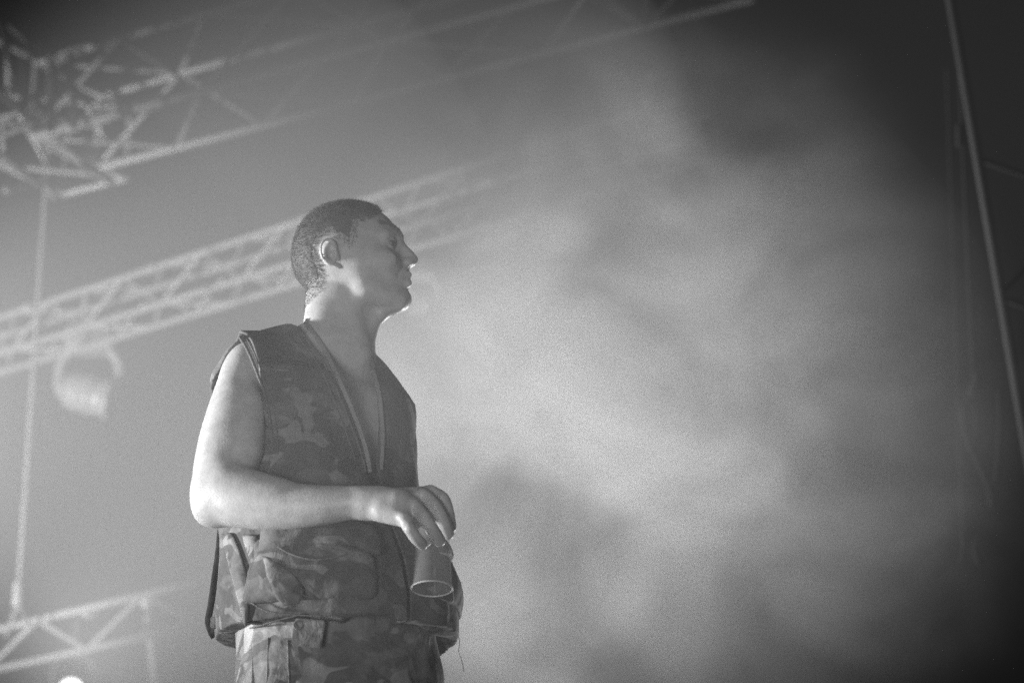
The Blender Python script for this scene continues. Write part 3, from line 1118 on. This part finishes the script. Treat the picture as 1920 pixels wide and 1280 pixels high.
# ------------------------------------------------------------------ vest
vest_rows_raw = [(zz(1196), -.022, .022, .203, .206, .195), (zz(1150), -.020, .020, .206, .206, .193), (zz(1080), -.012, .014, .193, .194, .180),
                 (zz(1000), .002, .004, .180, .170, .162), (zz(900), .014, .0, .186, .148, .160), (zz(800), .020, 0, .192, .136, .154), (zz(740), .022, -.004, .196, .124, .152),
                 (2.85, .022, -.012, .190, .100, .134), (2.885, .018, -.020, .166, .084, .112), (2.915, .010, -.026, .128, .064, .086),
                 (2.94, .004, -.030, .090, .048, .066), (2.958, 0, -.032, .066, .040, .054)]
v_rows = smooth_rows(vest_rows_raw, 50)
v_fn, v0, v1 = loft_fn(v_rows, 2.25)
HV = .0026
VLO, VHI = (-.66, 3.78, v0 - .01), (-.02, 4.44, v1 + .03)


def folds(X, Y, Z):
    low = np.clip((zz(900) - Z) / .25, 0, 1)
    return .0055 * wavy(X, Y, Z, 21, 28, 3, (1, 1, .6)) + low * .012 * wavy(X, Y, Z, 33, 24, 2, (1, 1, .4))


def vest_outer(X, Y, Z):
    d = v_fn(X, Y, Z)
    # yoke over the shoulders
    def cone(p, r0, q, r1):
        p = np.array(p, np.float32); q = np.array(q, np.float32); dd = q - p; L2 = float(dd @ dd)
        x, y, z = X - p[0], Y - p[1], Z - p[2]
        t = np.clip((x * dd[0] + y * dd[1] + z * dd[2]) / L2, 0, 1)
        return np.sqrt((x - t * dd[0]) ** 2 + (y - t * dd[1]) ** 2 + (z - t * dd[2]) ** 2) - (r0 + (r1 - r0) * t)

    def smin(a, b, k):
        h = np.maximum(k - np.abs(a - b), 0) / k
        return np.minimum(a, b) - h * h * k * .25
    d = smin(d, cone(H(585, 656, .0), .042, H(440, 670, -.150), .043), .04)
    d = smin(d, cone(H(655, 684, .03), .042, sL + np.array([.005, .005, .0]), .046), .05)
    return d + folds(X, Y, Z)


vf = Field(VLO, VHI, HV)
s, X, Y, Z = vf.sub(VLO, VHI)
outer = vest_outer(X, Y, Z).astype(np.float32)
F_out = outer.copy()
TH = .0050
shell = np.maximum(outer, -(outer + TH))
A_ = (X - OX) * RH[0] + (Y - OY) * RH[1] + 0 * Z
B_ = (X - OX) * FH[0] + (Y - OY) * FH[1] + 0 * Z
def on_vest(px, py, off=0.0, y0=3.6, y1=4.35):
    """first point where the line of sight through that picture point meets the vest, pushed out by off"""
    d = ray(px, py)
    ys = np.arange(y0, y1, .002)
    t = ys / d.y
    Pn = np.stack([d.x * t, ys, CAM_Z + d.z * t], 1)
    i = np.round((Pn - vf.lo) / vf.h).astype(int)
    ok = ((i >= 0) & (i < vf.n)).all(1)
    val = np.full(len(ys), 1.0)
    ii = i[ok]
    val[ok] = F_out[ii[:, 0], ii[:, 1], ii[:, 2]]
    hit = np.where(val < off)[0]
    return Vector(Pn[hit[0]]) if len(hit) else None


# front opening: a V between the two front edges, in the front half only
zr = Z.ravel()


def edge_az(pts, rest):
    o = []
    for a, b in pts:
        p = on_vest(a, b)
        if p is not None:
            o.append((p.z, (p.x - OX) * RH[0] + (p.y - OY) * RH[1]))
    o = sorted(o + rest)
    return [q[0] for q in o], [q[1] for q in o]


rz, ra = edge_az([(566, 622), (580, 640), (594, 656), (609, 680), (623, 704), (636, 734), (653, 776), (670, 819), (681, 858), (688, 889)],
                 [(zz(1000), .006), (zz(1230), .006)])
lz, la = edge_az([(701, 692), (706, 712), (708, 735), (709, 757), (711, 799), (709, 840), (706, 870)], [(zz(640), -.085), (zz(960), -.004), (zz(1230), -.002)])
ea = np.interp(zr, rz, ra).reshape(Z.shape); eb_ = np.interp(zr, lz, la).reshape(Z.shape)
vcut = np.maximum(np.maximum(A_ - ea, eb_ - A_), -(B_ - (-.03)))
shell = np.maximum(shell, -vcut)
# neck hole
nk = np.sqrt((A_) ** 2 + ((B_ + .03) * 1.0) ** 2) - .066
nkz = np.maximum(nk, zz(625) - Z)
shell = np.maximum(shell, -nkz)


# arm holes: a wide slanted tube round each upper arm
def seg_d(p, q, r0, r1):
    p = np.array(p, np.float32); q = np.array(q, np.float32); dd = q - p; L2 = float(dd @ dd)
    x, y, z = X - p[0], Y - p[1], Z - p[2]
    t = np.clip((x * dd[0] + y * dd[1] + z * dd[2]) / L2, 0, 1)
    return np.sqrt((x - t * dd[0]) ** 2 + (y - t * dd[1]) ** 2 + (z - t * dd[2]) ** 2) - (r0 + (r1 - r0) * t)


zb = zz(905, 3.95)
hole = np.maximum(.176 + .012 * np.clip((Z - 2.80) / .08, -1, 1) + .024 * np.clip((B_ + .02) / .04, 0, 1) - A_, (zb + 1.2 * np.maximum(B_ - .02, 0) + 1.0 * np.maximum(-.07 - B_, 0)) - Z)
shell = np.maximum(shell, -hole)
holeL = np.maximum(.150 + A_, zb - Z)
shell = np.maximum(shell, -holeL)
# wavy hem
hem = zz(1200) - .040 * np.clip((X - at(740, 1200, 4.1).x) / .11, 0, 1) + .006 * wavy(X, Y, Z * 0, 8, 22, 2)
shell = np.maximum(shell, hem - Z)
vf.F = shell.astype(np.float32)
me_v, V_v = field_mesh("vest", vf, 2)
vest = link("vest", me_v, M['vest'], person)


def trim(name, pts, r, mat, flat=1.0, off=.001, per=4, smooth_it=2):
    P = [on_vest(a, b, off) for a, b in pts]
    P = [p for p in P if p is not None]
    if len(P) < 2:
        return None
    C = catmull(P, per)
    for _ in range(smooth_it):
        C = [C[0]] + [(C[i - 1] + C[i] * 2 + C[i + 1]) / 4 for i in range(1, len(C) - 1)] + [C[-1]]
    V, F = sweep(C, r, 8, flat=flat)
    return link(name, mesh_np(name, V, F), mat, vest)


# bindings and seams
trim("shoulder_seam", [(452, 634), (470, 629), (490, 625), (515, 622), (540, 620), (558, 617)], .0024, M['vest_trim'])
trim("front_edge", [(566, 622), (580, 644), (598, 664), (614, 692), (628, 722), (640, 752), (653, 784), (668, 822), (679, 856), (686, 884)], .0020, M['vest_trim'])
trim("armhole_binding", [(449, 632), (458, 645), (470, 669), (482, 699), (494, 731), (502, 762), (507, 793), (510, 822), (510, 850)], .0026, M['vest_trim'])
trim("armhole_seam", [(462, 634), (472, 652), (482, 674), (494, 702), (506, 734), (514, 764), (519, 796), (521, 850)], .0013, M['vest_trim'])
trim("hem_stitching", [(412, 1186), (432, 1184), (461, 1179), (497, 1169), (530, 1160), (570, 1150)], .0014, M['vest_trim'])
trim("front_seam", [(556, 624), (568, 644), (588, 668), (604, 697), (618, 728), (630, 760), (642, 792), (656, 830), (668, 866)], .0014, M['vest_trim'])


# pocket and flap: shapes raised from the cloth of the vest front
def vest_patch(name, ph0, ph1, z_lo, z_hi, in0, out0, mat, puff=0.0, wob=0):
    f = Field(VLO, VHI, .003)
    s2, X2, Y2, Z2 = f.sub(VLO, VHI)
    o2 = vest_outer(X2, Y2, Z2)
    A2 = (X2 - OX) * RH[0] + (Y2 - OY) * RH[1] + 0 * Z2
    B2 = (X2 - OX) * FH[0] + (Y2 - OY) * FH[1] + 0 * Z2
    ph = np.degrees(np.arctan2(B2, A2))
    R_ = .19 * PI / 180
    pc, pw = (ph0 + ph1) / 2, (ph1 - ph0) / 2
    zc_, zw = (z_lo + z_hi) / 2, (z_hi - z_lo) / 2
    sag = wob * np.cos(np.clip((ph - pc) / pw, -1, 1) * PI / 2)
    u = np.abs(ph - pc) * R_ - pw * R_
    w = np.abs(Z2 + sag - zc_) - zw
    rc = .012
    uu, ww = np.maximum(u + rc, 0), np.maximum(w + rc, 0)
    reg = np.sqrt(uu ** 2 + ww ** 2) + np.minimum(np.maximum(u + rc, w + rc), 0) - rc
    bulge = out0 + puff * np.clip(-reg / .04, 0, 1) ** .6 + .003 * wavy(X2, Y2, Z2, 51, 60, 2)
    d = np.maximum(o2 - bulge, -(o2 - in0))
    k = .006
    hh = np.maximum(k - np.abs(d - reg), 0) / k
    f.F = (np.maximum(d, reg) + hh * hh * k * .25).astype(np.float32)
    me, _ = field_mesh(name, f, 1)
    return link(name, me, mat, vest)


vest_patch("pocket", 12, 72, zz(1140, 3.95), zz(1012, 3.95), -.002, .008, M['vest'], .022)
vest_patch("pocket_flap", 20, 74, zz(1062, 3.95), zz(998, 3.95), .016, .024, M['vest'], .008, -.018)
vest_patch("pocket", 100, 172, zz(1150, 4.1), zz(1030, 4.1), -.002, .006, M['vest'], .010)
vest_patch("pocket_flap", 98, 174, zz(1070, 4.1), zz(1016, 4.1), .014, .022, M['vest'], .008, -.016)

# loose cloth pieces: surfaces spanned between two traced edges, with thickness
def cloth_piece(name, left, right, mat, cols=9, per=4, thick=.0016):
    Lc = catmull([on_vest(a, b, o) or at(a, b, 4.0) for a, b, o in left], per)
    Rc = catmull([on_vest(a, b, o) or at(a, b, 4.0) for a, b, o in right], per)
    n = min(len(Lc), len(Rc))
    V, F = [], []
    for i in range(n):
        for k in range(cols):
            t = k / (cols - 1)
            V.append(Lc[i].lerp(Rc[i], t) + Vector((0, -.004 * math.sin(PI * t) * (1 + .5 * math.sin(i)), 0)))
    for i in range(n - 1):
        for k in range(cols - 1):
            a = i * cols + k
            F.append((a, a + cols, a + cols + 1, a + 1))
    me = mesh_np(name, V, F)
    o = link(name, me, mat, vest)
    md = o.modifiers.new("thickness", 'SOLIDIFY'); md.thickness = thick; md.offset = 0
    return o


cloth_piece("flap_corner", [(492, 1042, .030), (497, 1060, .036), (499, 1076, .040), (507, 1095, .043), (516, 1116, .045), (530, 1136, .046)],
            [(504, 1048, .030), (526, 1059, .032), (548, 1076, .033), (563, 1094, .034), (568, 1110, .035), (561, 1131, .038)], M['vest_lit'])
cloth_piece("pocket_gusset", [(455, 1004, .012), (461, 1028, .016), (474, 1058, .020), (494, 1084, .026)],
            [(481, 1002, .012), (483, 1034, .018), (489, 1064, .022), (503, 1086, .030)], M['vest_lit'])
cloth_piece("side_pleat", [(415, 1000, .004), (424, 1040, .010), (434, 1080, .014), (447, 1128, .010), (458, 1172, .004)],
            [(436, 1000, .004), (452, 1040, .006), (462, 1080, .008), (466, 1128, .008), (463, 1172, .004)], M['vest_lit'])
trim("flap_edge", [(520, 1024), (545, 1038), (580, 1048), (620, 1047), (650, 1038)], .0014, M['vest_trim'], off=.033)
trim("pocket_bottom_seam", [(470, 1128), (500, 1146), (550, 1152), (620, 1154), (690, 1150)], .0013, M['vest_trim'], off=.012)

# side strap: loose strap end hanging at the back of the right hip
sp = [H(a, b, .0) for a, b in [(414, 990), (409, 1040), (402, 1088), (396, 1130), (390, 1166), (395, 1180), (404, 1178), (409, 1150), (414, 1115), (424, 1080), (427, 1045), (422, 1012)]]
V, F = sweep(catmull(sp, 5), .0155, 8, flat=.13, up=Vector((-1, .25, .1)))
link("side_strap", mesh_np("side_strap", V, F), M['vest_lit'], vest)
bk = link("buckle", box_me("buckle", .010, .026, .020, .002), M['steel'], vest, Matrix.Translation(Vector(H(401, 1168, -.02))))

# frayed threads at the left hem
for pts in ([(858, 1188), (862, 1204), (860, 1220), (866, 1238), (870, 1258)], [(846, 1050), (849, 1058), (846, 1066), (848, 1076)]):
    V, F = sweep(catmull([H(a, b, .10) for a, b in pts], 5), .0006, 5)
    link("loose_thread", mesh_np("loose_thread", V, F), M['strap'], vest)

# ------------------------------------------------------------------ trousers and boots
TLO, THI = (-.62, 3.82, DECK_Z + .05), (-.06, 4.40, zz(1120))
tf = Field(TLO, THI, .0045)
hipc = zz(1215)
p_rows = smooth_rows([(zz(1330), -.030, .030, .182, .135, .145), (zz(1260), -.030, .030, .182, .138, .14), (zz(1190), -.022, .022, .174, .150, .140), (zz(1125), -.016, .014, .172, .158, .140)], 20)
p_fn, p0, p1 = loft_fn(p_rows, 2.3)
tf.union(p_fn, (-.62, 3.84, p0), (-.06, 4.38, p1), .01)
for sg in (1, -1):
    hip = tor(sg * .085 - .03, .03, zz(1290)); knee = tor(sg * .11 - .015, .045, DECK_Z + .50); ank = tor(sg * .12, .0, DECK_Z + .10)
    tf.chain([(hip, .098), (knee, .074), (tor(sg * .115, -.01, DECK_Z + .3), .072), (ank, .066)], .03)
    tf.cone(tor(sg * .16 - .03, .02, zz(1340)), .055, tor(sg * .16 - .02, .02, zz(1430)), .055, .03)       # cargo pocket bulge
s3, X3, Y3, Z3 = tf.sub(TLO, THI)
tf.F += (.008 * wavy(X3, Y3, Z3, 71, 34, 3, (1, 1, .4))).astype(np.float32)
me_t, _ = field_mesh("trousers", tf, 1)
trousers = link("trousers", me_t, M['trousers'], person)


def on_field(fld, px, py, y0=3.6, y1=4.4):
    d = ray(px, py)
    ys = np.arange(y0, y1, .002); t = ys / d.y
    Pn = np.stack([d.x * t, ys, CAM_Z + d.z * t], 1)
    i = np.round((Pn - fld.lo) / fld.h).astype(int)
    ok = ((i >= 0) & (i < fld.n)).all(1)
    val = np.full(len(ys), 1.0); ii = i[ok]
    val[ok] = fld.F[ii[:, 0], ii[:, 1], ii[:, 2]]
    hit = np.where(val < 0)[0]
    return Vector(Pn[hit[0]]) if len(hit) else None


for pts in ([(472, 1205), (474, 1240), (472, 1285)], [(503, 1195), (502, 1240), (500, 1285)], [(540, 1200), (541, 1240), (543, 1285)]):
    P = [on_field(tf, a, b) for a, b in pts]
    P = [p for p in P if p]
    if len(P) > 1:
        V, F = sweep(catmull(P, 5), .0022, 6)
        link("seam", mesh_np("seam", V, F), M['trousers'], trousers)
# belt tab with a metal eyelet
pt = on_field(tf, 559, 1190) or Vector(H(559, 1180, -.14))
yt = pt.y - .022
tabc = at(578, 1186, yt)
tab = link("belt_tab", box_me("belt_tab", .052, .006, .046, .002), M['trousers'], trousers,
           Matrix.Translation(tabc) @ Matrix.Rotation(math.radians(8), 4, 'Y') @ Matrix.Rotation(math.radians(-12), 4, 'Z'))
bm = bmesh.new()
V, F = sweep([(math.cos(a) * .0068, 0, math.sin(a) * .0068) for a in np.linspace(0, 2 * PI, 24, endpoint=False)], .0018, 8, closed=True)
link("eyelet", mesh_np("eyelet", V, F), M['strap'], trousers, Matrix.Translation(at(559, 1171, yt - .012)))

for sg in (1, -1):
    bf = Field((-.75, 3.6, DECK_Z - .01), (.1, 4.5, DECK_Z + .2), .005)
    heel, toe = tor(sg * .12, -.05, DECK_Z + .045), tor(sg * .135, .16, DECK_Z + .035)
    bf.chain([(tor(sg * .12, -.01, DECK_Z + .16), .055), (heel, .045)], .02)
    bf.chain([(heel, .044), (tor(sg * .13, .06, DECK_Z + .05), .046), (toe, .038)], .03)
    sB_, Xb, Yb, Zb = bf.sub(bf.lo, bf.lo + bf.h * bf.n)
    bf.F = np.maximum(bf.F, (DECK_Z + .001) - Zb).astype(np.float32)
    me_b, _ = field_mesh("boot", bf, 1)
    link("boot", me_b, M['boot'], person)

# ------------------------------------------------------------------ lanyard and cup
lan = empty("lanyard", H(640, 640, -.06), "pale flat lanyard strap lying round the man's neck and down his open chest", "lanyard")
bodyF = body


def on_body(px, py, off):
    a = on_field(body, px, py)
    b = on_vest(px, py, .0)
    y = min([q.y for q in (a, b) if q is not None], default=4.0)
    return at(px, py, y - off)


P1 = [on_body(a, b, .004) for a, b in [(572, 603), (582, 617), (597, 637), (611, 660), (628, 695), (643, 728), (656, 758), (667, 785), (678, 815), (688, 850), (694, 885)]]
P2 = [on_body(a, b, .004) for a, b in [(698, 690), (706, 716), (712, 745), (715, 775), (717, 805), (717, 840), (714, 880)]]
P0 = [Vector(H(620, 596, .062)), Vector(H(590, 598, .045)), Vector(H(574, 600, .01))]
for nm, P in (("strap", P1), ("strap", P2)):
    C = catmull(P, 5)
    for _ in range(4):
        C = [C[0]] + [(C[i - 1] + 2 * C[i] + C[i + 1]) / 4 for i in range(1, len(C) - 1)] + [C[-1]]
    V, F = sweep(C, .0042, 8, flat=.2, up=Vector((-.25, -1, .1)))
    link(nm, mesh_np(nm, V, F), M['strap'], lan)
V, F = sweep(catmull(P0 + [P1[0]], 5), .0055, 8, flat=.2, up=Vector((-1, -.3, .3)))
link("strap", mesh_np("strap", V, F), M['strap'], lan)

cb = Vector(H(810, 1103, -.235))
cup = empty("cup", cb, "clear plastic cup held upside down in the man's hand", "cup")
prof = [(.0335, 0), (.0345, .0015), (.0335, .003), (.0325, .004), (.0275, .10), (.0265, .102), (0.0, .102), (0.0, .1008), (.0262, .1008), (.0312, .004), (.0318, .001), (.0335, 0)]
V, F = lathe(prof, 40)
link("cup_wall", mesh_np("cup_wall", V, F), M['cup'], cup, Matrix.Translation(cb) @ Matrix.Rotation(math.radians(-10), 4, 'X'))
V, F = sweep([(math.cos(a) * .0335, math.sin(a) * .0335, 0) for a in np.linspace(0, 2 * PI, 40, endpoint=False)], .0013, 8, closed=True)
link("rim", mesh_np("rim", V, F), M['cup_rim'], cup, Matrix.Translation(cb) @ Matrix.Rotation(math.radians(-10), 4, 'X'))


# ------------------------------------------------------------------ haze and smoke
def volume_box(name, lo, hi, mat):
    lo, hi = Vector(lo), Vector(hi)
    s = hi - lo
    o = link(name, box_me(name, s.x, s.y, s.z, 0), mat, None, Matrix.Translation((lo + hi) / 2))
    tag(o, kind="stuff")
    return o


m, n, l = new_mat("stage_haze")
out = n.new("ShaderNodeOutputMaterial")
v = n.new("ShaderNodeVolumePrincipled")
v.inputs["Color"].default_value = (.95, .95, .95, 1)
v.inputs["Density"].default_value = 0.0075
v.inputs["Anisotropy"].default_value = 0.4
l.new(v.outputs[0], out.inputs["Volume"])
m.cycles.volume_sampling = 'EQUIANGULAR'
volume_box("haze", (-19, -4, -1), (19, 34, 10.5), m)


def smoke_mat(name, dens, scale, lo, hi, seed, centre, half, aniso=.3):
    m, n, l = new_mat(name)
    out = n.new("ShaderNodeOutputMaterial")
    v = n.new("ShaderNodeVolumePrincipled")
    v.inputs["Color"].default_value = (.97, .97, .97, 1)
    v.inputs["Anisotropy"].default_value = aniso
    geo = n.new("ShaderNodeNewGeometry")
    tc = n.new("ShaderNodeVectorMath"); tc.operation = 'SUBTRACT'; tc.inputs[1].default_value = tuple(centre)
    l.new(geo.outputs["Position"], tc.inputs[0])
    # soft ellipsoid falloff round the centre of the cloud
    sub = n.new("ShaderNodeVectorMath"); sub.operation = 'MULTIPLY'; sub.inputs[1].default_value = tuple(.5 / h for h in half)
    ln = n.new("ShaderNodeVectorMath"); ln.operation = 'LENGTH'
    l.new(tc.outputs[0], sub.inputs[0]); l.new(sub.outputs[0], ln.inputs[0])
    fall = n.new("ShaderNodeMapRange"); fall.interpolation_type = 'SMOOTHSTEP'
    fall.inputs["From Min"].default_value = .5; fall.inputs["From Max"].default_value = .12
    l.new(ln.outputs["Value"], fall.inputs["Value"])
    mp = n.new("ShaderNodeMapping"); mp.inputs["Location"].default_value = (seed, -seed, seed * .5)
    mp.inputs["Rotation"].default_value = (0, -.75, 0); mp.inputs["Scale"].default_value = (.85, 1, 1.05)
    wp = n.new("ShaderNodeTexNoise"); wp.inputs["Scale"].default_value = scale * .8; wp.inputs["Detail"].default_value = 0.0
    l.new(mp.outputs[0], wp.inputs["Vector"])
    wv = n.new("ShaderNodeVectorMath"); wv.operation = 'MULTIPLY_ADD'
    wv.inputs[1].default_value = (.55 / scale * 2,) * 3
    l.new(wp.outputs["Color"], wv.inputs[0])
    l.new(tc.outputs[0], mp.inputs[0]); l.new(mp.outputs[0], wv.inputs[2])
    nz = n.new("ShaderNodeTexNoise"); nz.inputs["Scale"].default_value = scale; nz.inputs["Detail"].default_value = 3.0
    nz.inputs["Roughness"].default_value = .58
    l.new(wv.outputs[0], nz.inputs["Vector"])
    mr = n.new("ShaderNodeMapRange"); mr.interpolation_type = 'SMOOTHSTEP'
    mr.inputs["From Min"].default_value = lo; mr.inputs["From Max"].default_value = hi
    l.new(nz.outputs["Fac"], mr.inputs["Value"])
    mul = n.new("ShaderNodeMath"); mul.operation = 'MULTIPLY'
    l.new(fall.outputs[0], mul.inputs[0]); l.new(mr.outputs[0], mul.inputs[1])
    m2 = n.new("ShaderNodeMath"); m2.operation = 'MULTIPLY'; m2.inputs[1].default_value = dens
    l.new(mul.outputs[0], m2.inputs[0]); l.new(m2.outputs[0], v.inputs["Density"])
    l.new(v.outputs[0], out.inputs["Volume"])
    m.cycles.volume_sampling = 'EQUIANGULAR'
    return m


def smoke_slabs(c, half, mat, n):
    """a drifting smoke cloud built as n slices one behind the other (1 mm apart); its density runs on through all of them"""
    for k in range(n):
        y0, y1 = c.y - half[1] + 2 * half[1] * k / n, c.y - half[1] + 2 * half[1] * (k + 1) / n - .001
        volume_box("smoke", (c.x - half[0], y0, c.z - half[2]), (c.x + half[0], y1, c.z + half[2]), mat)


c = at(1200, 860, 7.6)
smoke_slabs(c, (1.42, 1.0, 1.78), smoke_mat("smoke_plume", .78, 2.3, .31, .72, 25.0, c, (1.42, 1.0, 1.78), .2), 4)
# even bank of smoke at the left behind the man: one soft-edged ellipsoid
m, n, l = new_mat("smoke_bank")
out = n.new("ShaderNodeOutputMaterial")
v = n.new("ShaderNodeVolumePrincipled")
v.inputs["Color"].default_value = (.96, .96, .96, 1)
v.inputs["Density"].default_value = 0.073
v.inputs["Anisotropy"].default_value = 0.2
l.new(v.outputs[0], out.inputs["Volume"])
m.cycles.volume_sampling = 'EQUIANGULAR'
bm = bmesh.new()
bmesh.ops.create_icosphere(bm, subdivisions=4, radius=1.0)
me = bpy.data.meshes.new("smoke")
bm.to_mesh(me); bm.free()
for k in (1.0, .66):         # thinner outside, denser inside
    sb = link("smoke", me, m, None, Matrix.Translation(at(215, 560, 10.8)) @ Matrix.Diagonal((2.9 * k, 2.3 * k, 3.1 * k, 1)))
    tag(sb, kind="stuff")
m2, n, l = new_mat("smoke_veil")
out = n.new("ShaderNodeOutputMaterial")
v = n.new("ShaderNodeVolumePrincipled")
v.inputs["Color"].default_value = (.96, .96, .96, 1)
v.inputs["Density"].default_value = 0.26
v.inputs["Anisotropy"].default_value = 0.1
l.new(v.outputs[0], out.inputs["Volume"])
m2.cycles.volume_sampling = 'EQUIANGULAR'
me2 = me.copy(); me2.materials.clear()
sv = link("smoke", me2, m2, None, Matrix.Translation((0.0, 3.45, 2.64)) @ Matrix.Diagonal((.75, .48, .62, 1)))
tag(sv, kind="stuff")
